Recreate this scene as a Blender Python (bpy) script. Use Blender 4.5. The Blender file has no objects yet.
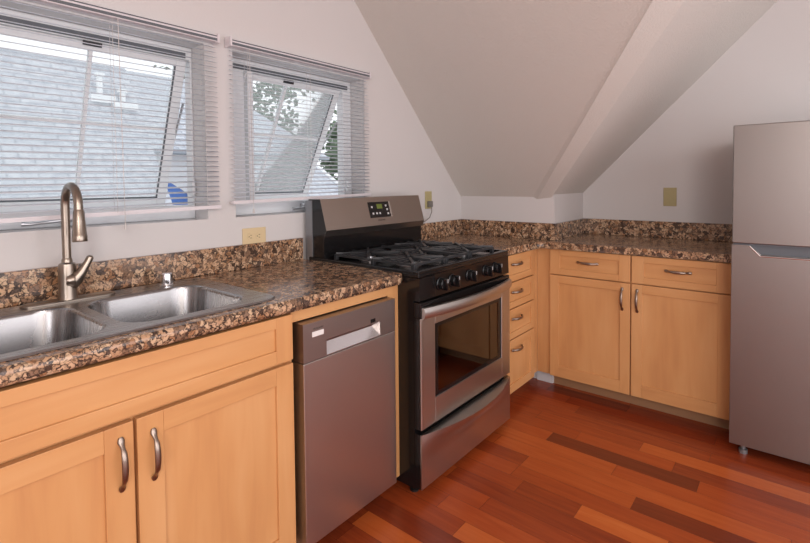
import bpy, bmesh, math, random
from mathutils import Vector, Matrix
random.seed(7)
PI = math.pi
SC = bpy.context.scene
COL = SC.collection

def lin(r, g, b):
    f = lambda c: (c/255/12.92) if c/255 <= 0.04045 else ((c/255+0.055)/1.055)**2.4
    return (f(r), f(g), f(b), 1)

# ------------------------------------------------------------------ camera
W, H = 810, 543
fpx, cx, cy = 478.2, 411.6, 199.3
cam = bpy.data.cameras.new('camera')
cam.sensor_width = 36
cam.lens = fpx*36/W
cam.shift_x = (W/2-cx)/W
cam.shift_y = -(H/2-cy)/W
cam.clip_start = 0.05
co = bpy.data.objects.new('camera', cam); COL.objects.link(co)
yaw, pit, rol = [math.radians(a) for a in (-39.03, -1.954, -0.514)]
F = Vector((math.sin(yaw)*math.cos(pit), math.cos(yaw)*math.cos(pit), math.sin(pit)))
R = Vector((math.cos(yaw), -math.sin(yaw), 0)); U = R.cross(F)
R2 = R*math.cos(rol)+U*math.sin(rol); U2 = U*math.cos(rol)-R*math.sin(rol)
m = Matrix((R2, U2, -F)).transposed().to_4x4(); m.translation = (1.904, 0, 1.2877)
co.matrix_world = m
SC.camera = co

# ------------------------------------------------------------------ world, lights, exposure
wd = bpy.data.worlds.new('overcast_sky'); SC.world = wd; wd.use_nodes = True
bg = wd.node_tree.nodes['Background']
bg.inputs[0].default_value = (0.93, 0.96, 1.0, 1); bg.inputs[1].default_value = 1.5

def area(name, loc, rot, sx, sy, power, col):
    l = bpy.data.lights.new(name, 'AREA'); l.shape = 'RECTANGLE'; l.size = sx; l.size_y = sy
    l.energy = power; l.color = col
    o = bpy.data.objects.new(name, l); COL.objects.link(o); o.location = loc; o.rotation_euler = rot
    return o
area('fill_from_right', (3.92, 0.9, 1.35), (0, PI/2, 0), 1.9, 3.6, 64, (0.98, 0.97, 1.0))  # unseen fill panel added at the right wall, which has no window
area('fill_from_behind', (3.25, -2.42, 1.35), (PI/2, 0, 0), 1.2, 1.7, 44, (0.98, 0.97, 1.0))  # added soft fill behind the camera, in front of a solid wall
def lamp(name, loc, r, power, col):
    l = bpy.data.lights.new(name, 'POINT'); l.shadow_soft_size = r; l.energy = power; l.color = col
    o = bpy.data.objects.new(name, l); COL.objects.link(o); o.location = loc
lamp('point_fill', (2.9, -0.8, 2.0), .25, 52, (1.0, 0.90, 0.81))  # unseen point light added to even out walls and ceiling slopes

vs = SC.view_settings
SC.display_settings.display_device = 'sRGB'
vs.view_transform = 'Standard'; vs.look = 'None'; vs.exposure = 0.0; vs.gamma = 1.0
vs.use_curve_mapping = False

# ------------------------------------------------------------------ materials
def mat(name, col, rough=.5, metal=0.0, spec=.5, **kw):
    m = bpy.data.materials.new(name); m.use_nodes = True
    b = m.node_tree.nodes['Principled BSDF']
    b.inputs['Base Color'].default_value = col
    b.inputs['Roughness'].default_value = rough
    b.inputs['Metallic'].default_value = metal
    b.inputs['Specular IOR Level'].default_value = spec
    for k, v in kw.items(): b.inputs[k.replace('_', ' ')].default_value = v
    return m
def nt(m): return m.node_tree, m.node_tree.nodes, m.node_tree.links, m.node_tree.nodes['Principled BSDF']
def ramp(ns, stops, interp='LINEAR'):
    r = ns.new('ShaderNodeValToRGB'); e = r.color_ramp.elements; r.color_ramp.interpolation = interp
    while len(e) < len(stops): e.new(0.5)
    for i, (p, c) in enumerate(stops): e[i].position = p; e[i].color = c
    return r
def coords(ns, ls, scale, kind='Object'):
    t = ns.new('ShaderNodeTexCoord'); mp = ns.new('ShaderNodeMapping'); mp.inputs['Scale'].default_value = scale
    ls.new(t.outputs[kind], mp.inputs[0]); return mp
def add_bump(m, scale, strength, dist=.002, stretch=(1, 1, 1), detail=3):
    t, ns, ls, b = nt(m)
    mp = coords(ns, ls, stretch); n = ns.new('ShaderNodeTexNoise'); n.inputs['Scale'].default_value = scale
    n.inputs['Detail'].default_value = detail
    ls.new(mp.outputs[0], n.inputs[0])
    bp = ns.new('ShaderNodeBump'); bp.inputs['Strength'].default_value = strength; bp.inputs['Distance'].default_value = dist
    ls.new(n.outputs[0], bp.inputs['Height']); ls.new(bp.outputs[0], b.inputs['Normal'])
    return n

M = {}
M['wall'] = mat('wall_paint', lin(208, 204, 203), .75); add_bump(M['wall'], 90, .18)
M['ceil'] = mat('textured_ceiling_paint', lin(207, 202, 196), .85); add_bump(M['ceil'], 110, .6, .004)
M['reveal'] = mat('reveal_paint', lin(222, 214, 212), .6)
M['white'] = mat('white_vinyl', lin(226, 228, 230), .4)
M['toewhite'] = mat('unpainted_white_board', lin(205, 203, 205), .6)

def wood(name, axis):
    m = mat(name, lin(214, 158, 96), .38)
    t, ns, ls, b = nt(m)
    s = [20, 20, 20]; s[axis] = 2.0
    mp = coords(ns, ls, s)
    n = ns.new('ShaderNodeTexNoise'); n.inputs['Scale'].default_value = 1.2; n.inputs['Detail'].default_value = 5
    n.inputs['Distortion'].default_value = .6
    ls.new(mp.outputs[0], n.inputs[0])
    s2 = [5, 5, 5]; s2[axis] = 1.5
    mp2 = coords(ns, ls, s2); n2 = ns.new('ShaderNodeTexNoise'); n2.inputs['Scale'].default_value = 1.3; n2.inputs['Detail'].default_value = 2
    ls.new(mp2.outputs[0], n2.inputs[0])
    mx = ns.new('ShaderNodeMix'); mx.data_type = 'FLOAT'; mx.inputs[0].default_value = .62
    ls.new(n.outputs[0], mx.inputs[2]); ls.new(n2.outputs[0], mx.inputs[3])
    r = ramp(ns, [(.3, lin(192, 136, 88)), (.5, lin(207, 153, 100)), (.7, lin(215, 165, 114))])
    ls.new(mx.outputs[0], r.inputs[0]); ls.new(r.outputs[0], b.inputs['Base Color'])
    return m
M['wx'], M['wy'], M['wz'] = wood('maple_grain_across', 0), wood('maple_grain_along', 1), wood('maple_grain_upright', 2)
M['wdark'] = mat('cabinet_gap_shadow_wood', lin(120, 78, 45), .7)
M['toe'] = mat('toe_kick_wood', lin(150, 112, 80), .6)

def granite():
    m = mat('brown_granite', lin(140, 110, 90), .16)
    t, ns, ls, b = nt(m)
    tc = ns.new('ShaderNodeTexCoord')
    nz = ns.new('ShaderNodeTexNoise'); nz.inputs['Scale'].default_value = 48; nz.inputs['Detail'].default_value = 3
    ls.new(tc.outputs['Object'], nz.inputs[0])
    sub = ns.new('ShaderNodeVectorMath'); sub.operation = 'SUBTRACT'; sub.inputs[1].default_value = (.5, .5, .5)
    ls.new(nz.outputs['Color'], sub.inputs[0])
    scl = ns.new('ShaderNodeVectorMath'); scl.operation = 'SCALE'; scl.inputs['Scale'].default_value = .045
    ls.new(sub.outputs[0], scl.inputs[0])
    ad = ns.new('ShaderNodeVectorMath'); ls.new(tc.outputs['Object'], ad.inputs[0]); ls.new(scl.outputs[0], ad.inputs[1])
    v = ns.new('ShaderNodeTexVoronoi'); v.inputs['Scale'].default_value = 56; ls.new(ad.outputs[0], v.inputs[0])
    ve = ns.new('ShaderNodeTexVoronoi'); ve.feature = 'DISTANCE_TO_EDGE'; ve.inputs['Scale'].default_value = 56; ls.new(ad.outputs[0], ve.inputs[0])
    sep = ns.new('ShaderNodeSeparateColor'); ls.new(v.outputs['Color'], sep.inputs[0])
    r = ramp(ns, [(0, lin(84, 64, 52)), (.07, lin(138, 108, 86)), (.20, lin(186, 148, 116)), (.42, lin(206, 170, 138)),
                  (.60, lin(162, 120, 88)), (.74, lin(206, 174, 142)), (.86, lin(140, 112, 92)), (.94, lin(100, 82, 72))], 'CONSTANT')
    ls.new(sep.outputs[0], r.inputs[0])
    n3 = ns.new('ShaderNodeTexNoise'); n3.inputs['Scale'].default_value = 150; n3.inputs['Detail'].default_value = 2
    ls.new(tc.outputs['Object'], n3.inputs[0])
    r3 = ramp(ns, [(.36, lin(30, 24, 22)), (.5, (1, 1, 1, 1))]); ls.new(n3.outputs[0], r3.inputs[0])
    mu = ns.new('ShaderNodeMix'); mu.data_type = 'RGBA'; mu.blend_type = 'MULTIPLY'; mu.inputs[0].default_value = .55
    ls.new(r.outputs[0], mu.inputs[6]); ls.new(r3.outputs[0], mu.inputs[7])
    nm = ns.new('ShaderNodeMath'); nm.operation = 'MULTIPLY_ADD'; nm.inputs[1].default_value = -.42; nm.inputs[2].default_value = .250
    ls.new(nz.outputs[0], nm.inputs[0])
    a2 = ns.new('ShaderNodeMath'); ls.new(ve.outputs['Distance'], a2.inputs[0]); ls.new(nm.outputs[0], a2.inputs[1])
    re = ramp(ns, [(.05, (0, 0, 0, 1)), (.15, (1, 1, 1, 1))]); ls.new(a2.outputs[0], re.inputs[0])
    mx = ns.new('ShaderNodeMix'); mx.data_type = 'RGBA'
    ls.new(re.outputs[0], mx.inputs[0]); mx.inputs[6].default_value = lin(66, 53, 46)
    ls.new(mu.outputs[2], mx.inputs[7]); ls.new(mx.outputs[2], b.inputs['Base Color'])
    return m
M['granite'] = granite()

def floor_mat():
    m = mat('cherry_plank_floor', lin(150, 68, 35), .27)
    t, ns, ls, b = nt(m)
    at = ns.new('ShaderNodeAttribute'); at.attribute_name = 'tint'
    mp = coords(ns, ls, (3.5, 50, 1)); n = ns.new('ShaderNodeTexNoise'); n.inputs['Scale'].default_value = 1.2
    n.inputs['Detail'].default_value = 6; n.inputs['Distortion'].default_value = .8; n.noise_dimensions = '4D'
    sc = ns.new('ShaderNodeMath'); sc.operation = 'MULTIPLY'; sc.inputs[1].default_value = 37
    ls.new(at.outputs['Fac'], sc.inputs[0]); ls.new(sc.outputs[0], n.inputs['W']); ls.new(mp.outputs[0], n.inputs[0])
    ma = ns.new('ShaderNodeMath'); ma.operation = 'MULTIPLY_ADD'; ma.inputs[1].default_value = .34; ma.inputs[2].default_value = -.17
    ls.new(n.outputs[0], ma.inputs[0])
    ad = ns.new('ShaderNodeMath'); ls.new(at.outputs['Fac'], ad.inputs[0]); ls.new(ma.outputs[0], ad.inputs[1])
    r = ramp(ns, [(0, lin(80, 34, 22)), (.3, lin(128, 52, 27)), (.55, lin(166, 74, 34)), (.8, lin(192, 98, 46)), (1, lin(214, 134, 72))])
    ls.new(ad.outputs[0], r.inputs[0])
    uv = ns.new('ShaderNodeUVMap'); sp = ns.new('ShaderNodeSeparateXYZ'); ls.new(uv.outputs[0], sp.inputs[0])
    lines = []
    for k, w in ((0, .0012), (1, .0012)):
        pp = ns.new('ShaderNodeMath'); pp.operation = 'GREATER_THAN'; pp.inputs[1].default_value = w
        ls.new(sp.outputs[k], pp.inputs[0]); lines.append(pp)
    mm = ns.new('ShaderNodeMath'); mm.operation = 'MULTIPLY'; ls.new(lines[0].outputs[0], mm.inputs[0]); ls.new(lines[1].outputs[0], mm.inputs[1])
    mx = ns.new('ShaderNodeMix'); mx.data_type = 'RGBA'; ls.new(mm.outputs[0], mx.inputs[0])
    mx.inputs[6].default_value = lin(70, 26, 16); ls.new(r.outputs[0], mx.inputs[7])
    ls.new(mx.outputs[2], b.inputs['Base Color'])
    return m
M['floor'] = floor_mat()

def steel(name, col, rough, stretch):
    m = mat(name, col, rough, 1.0)
    t, ns, ls, b = nt(m)
    mp = coords(ns, ls, stretch); n = ns.new('ShaderNodeTexNoise'); n.inputs['Scale'].default_value = 6; n.inputs['Detail'].default_value = 3
    ls.new(mp.outputs[0], n.inputs[0])
    mr = ns.new('ShaderNodeMapRange'); mr.inputs[3].default_value = rough-.05; mr.inputs[4].default_value = rough+.06
    ls.new(n.outputs[0], mr.inputs[0]); ls.new(mr.outputs[0], b.inputs['Roughness'])
    return m
M['steel'] = steel('brushed_stainless', lin(198, 194, 190), .33, (1, 1, 60))
M['steel_dark'] = steel('darker_stainless', lin(166, 158, 154), .36, (1, 1, 60))
M['fridge'] = steel('refrigerator_stainless', lin(146, 140, 137), .38, (1, 1, 60))
M['sinksteel'] = steel('sink_stainless', lin(158, 157, 158), .27, (60, 1, 1))
M['fascia'] = steel('backguard_stainless', lin(172, 160, 151), .36, (1, 60, 1))
M['nickel'] = mat('brushed_nickel', lin(156, 145, 134), .30, 1)
M['pewter'] = mat('pewter', lin(152, 138, 128), .34, 1)
M['chrome'] = mat('chrome', lin(225, 225, 228), .07, 1)
M['black'] = mat('black_enamel', lin(22, 21, 22), .16)
M['blackmat'] = mat('black_matte', lin(20, 19, 19), .5)
M['iron'] = mat('cast_iron', lin(50, 51, 54), .36)
M['knob'] = mat('black_plastic', lin(18, 18, 20), .25)
M['panel'] = mat('dark_bronze_panel', lin(58, 47, 42), .28, .75)
M['oven_in'] = mat('oven_cavity', lin(168, 132, 98), .5)
M['alum'] = mat('burner_aluminium', lin(190, 190, 192), .3, 1)
M['galv'] = mat('galvanised_back', lin(150, 152, 156), .45, .7)
M['outlet'] = mat('almond_plate', lin(214, 192, 152), .4)
M['outlet2'] = mat('dull_almond_plate', lin(176, 164, 120), .4)
M['slot'] = mat('outlet_slot', lin(60, 50, 40), .6)
M['plug'] = mat('grey_plug', lin(120, 116, 110), .5)
M['cord'] = mat('clear_white_cord', lin(205, 200, 198), .4)
M['ink'] = mat('printed_mark', lin(90, 78, 72), .5)
M['lab'] = mat('white_label', lin(225, 222, 220), .5)
M['dark'] = mat('dark_gap', lin(14, 12, 11), .7)
M['gasket'] = mat('rubber_gasket', lin(96, 100, 106), .6)
M['lock'] = mat('dark_latch', lin(50, 50, 54), .5)
M['btn'] = mat('button_print', lin(190, 190, 190), .4)
md = mat('green_display', lin(20, 24, 16), .2); md.node_tree.nodes['Principled BSDF'].inputs['Emission Color'].default_value = lin(150, 160, 70)
md.node_tree.nodes['Principled BSDF'].inputs['Emission Strength'].default_value = .35; M['disp'] = md

def glass(name, refl_rough, trans, tint, veil=0.0, ior=1.5):
    m = bpy.data.materials.new(name); m.use_nodes = True; t = m.node_tree; ns = t.nodes; ls = t.links; ns.clear()
    o = ns.new('ShaderNodeOutputMaterial'); tr = ns.new('ShaderNodeBsdfTransparent'); tr.inputs[0].default_value = tint
    gl = ns.new('ShaderNodeBsdfGlossy'); gl.inputs['Roughness'].default_value = refl_rough
    fr = ns.new('ShaderNodeFresnel'); fr.inputs[0].default_value = ior
    mx = ns.new('ShaderNodeMixShader'); ls.new(fr.outputs[0], mx.inputs[0]); ls.new(tr.outputs[0], mx.inputs[1]); ls.new(gl.outputs[0], mx.inputs[2])
    last = mx
    if veil:
        df = ns.new('ShaderNodeBsdfTranslucent'); df.inputs[0].default_value = (.95, .97, .97, 1)
        m2 = ns.new('ShaderNodeMixShader'); m2.inputs[0].default_value = veil
        ls.new(mx.outputs[0], m2.inputs[1]); ls.new(df.outputs[0], m2.inputs[2]); last = m2
    ls.new(last.outputs[0], o.inputs[0]); return m
M['glass'] = glass('sky_veiled_window_glass', .02, 1, (.97, .98, .98, 1), .14)  # pale veil stands in for sky reflected in the panes
M['ovenglass'] = glass('dark_oven_glass', .03, 1, (.80, .72, .64, 1), ior=2.3)

def slat_mat():
    m = mat('white_blind_slat', lin(226, 230, 238), .4)
    t, ns, ls, b = nt(m)
    tl = ns.new('ShaderNodeBsdfTranslucent'); tl.inputs[0].default_value = (.85, .86, .9, 1)
    mx = ns.new('ShaderNodeMixShader'); mx.inputs[0].default_value = .3
    ls.new(b.outputs[0], mx.inputs[1]); ls.new(tl.outputs[0], mx.inputs[2])
    ls.new(mx.outputs[0], ns['Material Output'].inputs[0]); return m
M['slat'] = slat_mat()
M['blind'] = mat('blind_rail_enamel', lin(218, 212, 216), .35)

def shingle():
    m = mat('grey_shingles', lin(150, 155, 165), .9)
    t, ns, ls, b = nt(m)
    uv = ns.new('ShaderNodeUVMap')
    br = ns.new('ShaderNodeTexBrick'); br.inputs['Scale'].default_value = 1; br.inputs['Brick Width'].default_value = .32
    br.inputs['Row Height'].default_value = .11; br.inputs['Mortar Size'].default_value = .012; br.inputs['Bias'].default_value = 0
    br.inputs['Color1'].default_value = lin(192, 196, 203); br.inputs['Color2'].default_value = lin(206, 209, 214); br.inputs['Mortar'].default_value = lin(168, 172, 180)
    ls.new(uv.outputs[0], br.inputs[0])
    n = ns.new('ShaderNodeTexNoise'); n.inputs['Scale'].default_value = 9; n.inputs['Detail'].default_value = 4; ls.new(uv.outputs[0], n.inputs[0])
    r = ramp(ns, [(.35, (.75, .76, .8, 1)), (.65, (1, 1, 1, 1))]); ls.new(n.outputs[0], r.inputs[0])
    mx = ns.new('ShaderNodeMix'); mx.data_type = 'RGBA'; mx.blend_type = 'MULTIPLY'; mx.inputs[0].default_value = 1
    ls.new(br.outputs[0], mx.inputs[6]); ls.new(r.outputs[0], mx.inputs[7]); ls.new(mx.outputs[2], b.inputs['Base Color'])
    return m
M['shingle'] = shingle()
def siding():
    m = mat('white_lap_siding', lin(235, 236, 240), .6)
    t, ns, ls, b = nt(m)
    mp = coords(ns, ls, (1, 1, 1)); w = ns.new('ShaderNodeTexWave'); w.bands_direction = 'Z'; w.wave_profile = 'SAW'; w.inputs['Scale'].default_value = 2.2
    ls.new(mp.outputs[0], w.inputs[0]); bp = ns.new('ShaderNodeBump'); bp.inputs['Strength'].default_value = .6; bp.inputs['Distance'].default_value = .02
    ls.new(w.outputs[0], bp.inputs['Height']); ls.new(bp.outputs[0], b.inputs['Normal']); return m
M['siding'] = siding()
M['gutter'] = mat('gutter_paint', lin(150, 156, 166), .5)
M['blue'] = mat('blue_tarp', lin(52, 92, 158), .6)
M['leaf'] = mat('leaf_green', lin(112, 128, 108), .8)
M['bark'] = mat('bark', lin(80, 70, 60), .9)
M['ground'] = mat('yard_ground', lin(120, 125, 110), .9)

# ------------------------------------------------------------------ helpers
ORG = {}
def tag(o, label=None, cat=None, group=None, kind=None):
    if label: o['label'] = label
    if cat: o['category'] = cat
    if group: o['group'] = group
    if kind: o['kind'] = kind
    return o
def thing(name, loc, label, cat, group=None, kind=None):
    o = bpy.data.objects.new(name, None); COL.objects.link(o); o.location = loc; o.empty_display_size = .05
    ORG[o.name] = Vector(loc); return tag(o, label, cat, group, kind)
def link(name, bm, mats, parent=None, smooth=False, label=None, origin=None):
    """verts are in world coordinates; a parented mesh is stored relative to its thing's base"""
    org = ORG[parent.name] if parent else Vector(origin or (0, 0, 0))
    bmesh.ops.translate(bm, verts=bm.verts, vec=-org)
    me = bpy.data.meshes.new(name); bm.to_mesh(me); bm.free()
    for m_ in (mats if isinstance(mats, (list, tuple)) else [mats]): me.materials.append(m_)
    o = bpy.data.objects.new(name, me); COL.objects.link(o)
    if parent: o.parent = parent
    else: o.location = org
    ORG[o.name] = org
    if smooth:
        for p in me.polygons: p.use_smooth = True
        try: me.set_sharp_from_angle(angle=math.radians(35))
        except Exception: pass
    if label: o['label'] = label
    return o
def B(): return bmesh.new()
def box(bm, x0, x1, y0, y1, z0, z1, mi=0, bev=0, seg=2):
    t = bmesh.new(); bmesh.ops.create_cube(t, size=1)
    for v in t.verts:
        v.co = Vector(((x0+x1)/2+v.co.x*(x1-x0), (y0+y1)/2+v.co.y*(y1-y0), (z0+z1)/2+v.co.z*(z1-z0)))
    if bev: bmesh.ops.bevel(t, geom=t.edges[:], offset=bev, segments=seg, affect='EDGES', profile=.5)
    for f in t.faces: f.material_index = mi
    merge(bm, t); return bm
def merge(bm, t, M4=None):
    if M4: bmesh.ops.transform(t, matrix=M4, verts=t.verts)
    me = bpy.data.meshes.new('tmp'); t.to_mesh(me); t.free(); bm.from_mesh(me); bpy.data.meshes.remove(me)
def prism(bm, pts, vec, mi=0):
    """extrude a planar polygon (3-D points) along vec"""
    vec = Vector(vec)
    a = [bm.verts.new(p) for p in pts]; b = [bm.verts.new(Vector(p)+vec) for p in pts]
    fs = [bm.faces.new(a), bm.faces.new(b[::-1])]
    for i in range(len(pts)):
        j = (i+1) % len(pts); fs.append(bm.faces.new((a[j], a[i], b[i], b[j])))
    for f in fs: f.material_index = mi
    bmesh.ops.recalc_face_normals(bm, faces=fs)
    return fs
def tube(bm, path, radii, seg=12, caps=True, flat=1.0, up=None, mi=0):
    path = [Vector(p) for p in path]; n = len(path)
    if not isinstance(radii, (list, tuple)): radii = [radii]*n
    tan = []
    for i in range(n):
        t = path[min(i+1, n-1)]-path[max(i-1, 0)]
        if t.length < 1e-9: t = tan[-1] if tan else path[-1]-path[0]
        tan.append(t.normalized())
    ref = Vector(up) if up else (Vector((0, 0, 1)) if abs(tan[0].z) < .9 else Vector((1, 0, 0)))
    side = tan[0].cross(ref).normalized(); rings = []
    for i in range(n):
        if up: side = tan[i].cross(ref).normalized()
        else: side = (side-tan[i]*side.dot(tan[i])).normalized()
        nrm = side.cross(tan[i]).normalized()
        rings.append([bm.verts.new(path[i]+(side*math.cos(2*PI*k/seg)*1.0+nrm*math.sin(2*PI*k/seg)*flat)*radii[i]) for k in range(seg)])
    fs = []
    for a, b in zip(rings, rings[1:]):
        for k in range(seg): fs.append(bm.faces.new((a[k], a[(k+1) % seg], b[(k+1) % seg], b[k])))
    if caps: fs += [bm.faces.new(rings[0][::-1]), bm.faces.new(rings[-1])]
    for f in fs: f.material_index = mi
    bmesh.ops.recalc_face_normals(bm, faces=fs)
    return bm
def lathe(bm, base, axis, prof, seg=20, mi=0):
    """prof: list of (distance along axis, radius)"""
    base = Vector(base); ax = Vector(axis).normalized()
    s = ax.orthogonal().normalized(); t = ax.cross(s); rings = []
    for d, r in prof:
        rings.append([bm.verts.new(base+ax*d+(s*math.cos(2*PI*k/seg)+t*math.sin(2*PI*k/seg))*max(r, 1e-5)) for k in range(seg)])
    fs = []
    for a, b in zip(rings, rings[1:]):
        for k in range(seg): fs.append(bm.faces.new((a[k], a[(k+1) % seg], b[(k+1) % seg], b[k])))
    fs += [bm.faces.new(rings[0][::-1]), bm.faces.new(rings[-1])]
    for f in fs: f.material_index = mi
    bmesh.ops.recalc_face_normals(bm, faces=fs)
    return bm
def text(name, s, size, loc, rot, m_, parent, extr=.0003):
    c = bpy.data.curves.new(name, 'FONT'); c.body = s; c.size = size; c.extrude = extr; c.align_x = 'CENTER'; c.align_y = 'CENTER'
    c.materials.append(m_)
    o0 = bpy.data.objects.new(name, c); COL.objects.link(o0); bpy.context.view_layer.update()
    me = bpy.data.meshes.new_from_object(o0.evaluated_get(bpy.context.evaluated_depsgraph_get()))
    bpy.data.objects.remove(o0); bpy.data.curves.remove(c)
    o = bpy.data.objects.new(name, me); COL.objects.link(o); o.parent = parent
    o.location = Vector(loc)-ORG[parent.name]; o.rotation_euler = rot; return o
def struct(name, bm, m_, **k):
    o = link(name, bm, m_, **k); o['kind'] = 'structure'; return o

# ------------------------------------------------------------------ room geometry
Y1, Y2, X1 = 2.912, 3.433, .703
ZK, S1 = 1.19, 1.05
HC = 2.5
RX, FY = 4.0, -2.5
T = .16
WZ0, WZ1 = 1.145, 1.866
W1 = (.25, 1.008); W2 = (1.133, 1.932)
P1 = lambda y: ZK+S1*(Y1-y)
yT = Y1-(HC-ZK)/S1; xT = X1+.013+(HC-1.22)/1.0

# floor of single planks
bm = B(); lay = bm.faces.layers.float.new('tint'); uvl = bm.loops.layers.uv.new('UVMap')
PW = .092; y0r = 2.327-PW*60
key = {  # row index from the y=2.235..2.327 row : [(x0, x1, tint)]
    0: [(.20, .94, .62), (.94, 1.591, .06), (1.591, 2.45, .52)],
    1: [(.30, 1.05, .50), (1.05, 1.483, .58), (1.483, 2.6, .30)],
    2: [(.25, .80, .45), (.80, 1.326, .47), (1.326, 2.5, .80)],
    3: [(.5, 1.6, .40), (1.6, 2.7, .36)],
    4: [(.4, .95, .42), (.95, 2.1, .30)],
    5: [(.3, .86, .32), (.86, 1.6, .24), (1.6, 2.6, .28)],
    6: [(.3, .704, .3), (.704, 1.17, .05), (1.17, 2.3, .22)],
    -1: [(.45, 1.28, .72), (1.28, 2.2, .58)],
    -2: [(.2, .745, .6), (.745, 1.9, .70), (1.9, 2.8, .5)],
    -3: [(.4, .935, .36), (.935, 1.406, .66), (1.406, 1.98, .10), (1.98, 2.9, .5)],
    -4: [(.2, .933, .56), (.933, 1.75, .50), (1.75, 2.5, .6)],
    -5: [(.4, 1.0, .46), (1.0, 1.249, .34), (1.249, 1.56, .90), (1.56, 2.3, .38)],
    -6: [(.3, .72, .62), (.72, 1.5, .30), (1.5, 2.2, .35)],
    -7: [(.3, .94, .52), (.94, 1.8, .42)],
    -8: [(.2, .80, .45), (.80, 1.6, .60)],
    -9: [(.4, .938, .40), (.938, 1.6, .88)],
    -10: [(.3, .575, .6), (.575, .98, .18), (.98, 1.7, .5)],
    -11: [(.25, .605, .3), (.605, .9, .78), (.9, 1.6, .3)],
    -12: [(.25, .62, .25), (.62, 1.4, .35)],
}
def plank(x0, x1, y0, y1, t):
    vs_ = [bm.verts.new((x, y, 0)) for x, y in ((x0, y0), (x1, y0), (x1, y1), (x0, y1))]
    f = bm.faces.new(vs_); f[lay] = .47+(t-.47)*.72
    for l, uvv in zip(f.loops, ((0, 0), (x1-x0, 0), (x1-x0, y1-y0), (0, y1-y0))): l[uvl].uv = uvv
rr = random.Random(3)
for r_ in range(-60, 14):
    a = 2.235+r_*PW; b = min(a+PW, Y2+T)
    if b <= FY or a >= Y2+T: continue
    row = key.get(r_, []); xs = 0 - T
    if row:
        if row[0][0] > xs: plank(xs, row[0][0], a, b, rr.uniform(.3, .6))
        for q in row: plank(q[0], q[1], a, b, q[2])
        xs = row[-1][1]
    while xs < RX:
        L_ = rr.uniform(.35, 1.15)
        plank(xs, min(xs+L_, RX), a, b, min(.95, max(.05, rr.gauss(.48, .17)))); xs += L_
fl = struct('floor', bm, M['floor'])

# left wall with two window openings, as one thick shell
bm = B()
def wl(y0, y1, z0, z1): box(bm, -T, 0, y0, y1, z0, z1)
wl(FY, W1[0], 0, HC); wl(W1[1], W2[0], 0, HC)
wl(*W1, 0, WZ0); wl(*W2, 0, WZ0); wl(*W1, WZ1, HC); 
def gable(y0, y1, z0):
    pts = [(0, y0, z0), (0, y1, z0)]
    pts += [(0, y1, P1(y1))] if y1 > yT else [(0, y1, HC)]
    if y0 < yT < y1: pts += [(0, yT, HC)]
    pts += [(0, y0, HC if y0 <= yT else P1(y0))]
    prism(bm, pts, (-T, 0, 0))
gable(W2[0], W2[1], WZ1); gable(W2[1], Y1, 0)
bmesh.ops.remove_doubles(bm, verts=bm.verts, dist=1e-5)
struct('wall_left', bm, M['wall'])
bm = B(); box(bm, -T, X1-T+T, Y1, Y1+.1, 0, 1.28); struct('wall_knee', bm, M['wall'])
bm = B(); prism(bm, [(X1, Y1+.1, 0), (X1, Y2, 0), (X1, Y2, 1.28), (X1, Y1+.1, 1.28)], (-.1, 0, 0)); struct('wall_alcove', bm, M['wall'])
bm = B(); prism(bm, [(X1-.1, Y2, 0), (RX, Y2, 0), (RX, Y2, HC), (xT, Y2, HC), (X1+.013-.113, Y2, 1.22-.113)], (0, .12, 0)); struct('wall_back', bm, M['wall'])
bm = B(); box(bm, RX, RX+.12, FY, Y2+.12, 0, HC); struct('wall_right', bm, M['wall'])
bm = B(); box(bm, -T, RX+.12, FY-.12, FY, 0, HC); struct('wall_front', bm, M['wall'])

# ceiling: two slopes that meet in a boxed valley, and the flat part overhead
CL = Vector((X1+.013-.03, Y1, ZK)); CH = Vector((xT, yT, HC))
CL = Vector((.685, Y1, ZK+.002))
def on1(x, y): return Vector((x, y, P1(y)))
def on2(x, y): return Vector((x, y, 1.22+(x-X1-.013)))
A0, A1 = on1(.560, Y1), None
# valley lines, measured: on slope one (1.409,2.122) -> (.56,2.912); on slope two (1.515,2.272) -> (.673,2.912)
d1 = Vector((1.409-.56, 2.122-Y1)); k1 = (yT-Y1)/d1.y
A1 = on1(.56+d1.x*k1, yT)
B0 = Vector((.588, Y1, ZK-.014)); B1 = Vector((1.433, 2.127, 2.006)); dB = B1-B0; B1 = B0+dB*((HC-B0.z)/dB.z)
C0 = on2(.683, Y1); C1 = on2(1.515, 2.272); dC = C1-C0; C1 = C0+dC*((HC-C0.z)/dC.z)
bm = B()
def face(*p):
    f = bm.faces.new([bm.verts.new(q) for q in p]); return f
def slab_up(pts): prism(bm, [tuple(q) for q in pts], (0, 0, .12))
slab_up([(0, Y1, ZK), A0, A1, (0, yT, HC)])
struct('ceiling', bm, M['ceil'])
bm = B()
zp2 = 1.22+X1-X1-.013
slab_up([C0, (X1, Y1, zp2), (X1, Y2, zp2), (xT, Y2, HC), C1])
o = struct('ceiling_slope', bm, M['ceil'])
bm = B(); face(A0, B0, B1, A1)
rows_ = [[bm.verts.new((B0.lerp(B1, i/40)).lerp(C0.lerp(C1, i/40), j/4)) for j in range(5)] for i in range(41)]
for i in range(40):
    for j in range(4):
        f = bm.faces.new((rows_[i][j], rows_[i][j+1], rows_[i+1][j+1], rows_[i+1][j])); f.smooth = True
struct('trim_1', bm, M['ceil'])
bm = B()
prism(bm, [(-T, FY, HC), (RX, FY, HC), (RX, Y2, HC), (xT, Y2, HC), tuple(C1), tuple(B1), tuple(A1), (0, yT, HC), (-T, yT, HC)], (0, 0, .1))
struct('ceiling_flat', bm, M['ceil'])
bm = B(); box(bm, .594, .697, Y1-.012, Y1-.001, 0, .067); struct('trim_2', bm, M['toewhite'])

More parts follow.
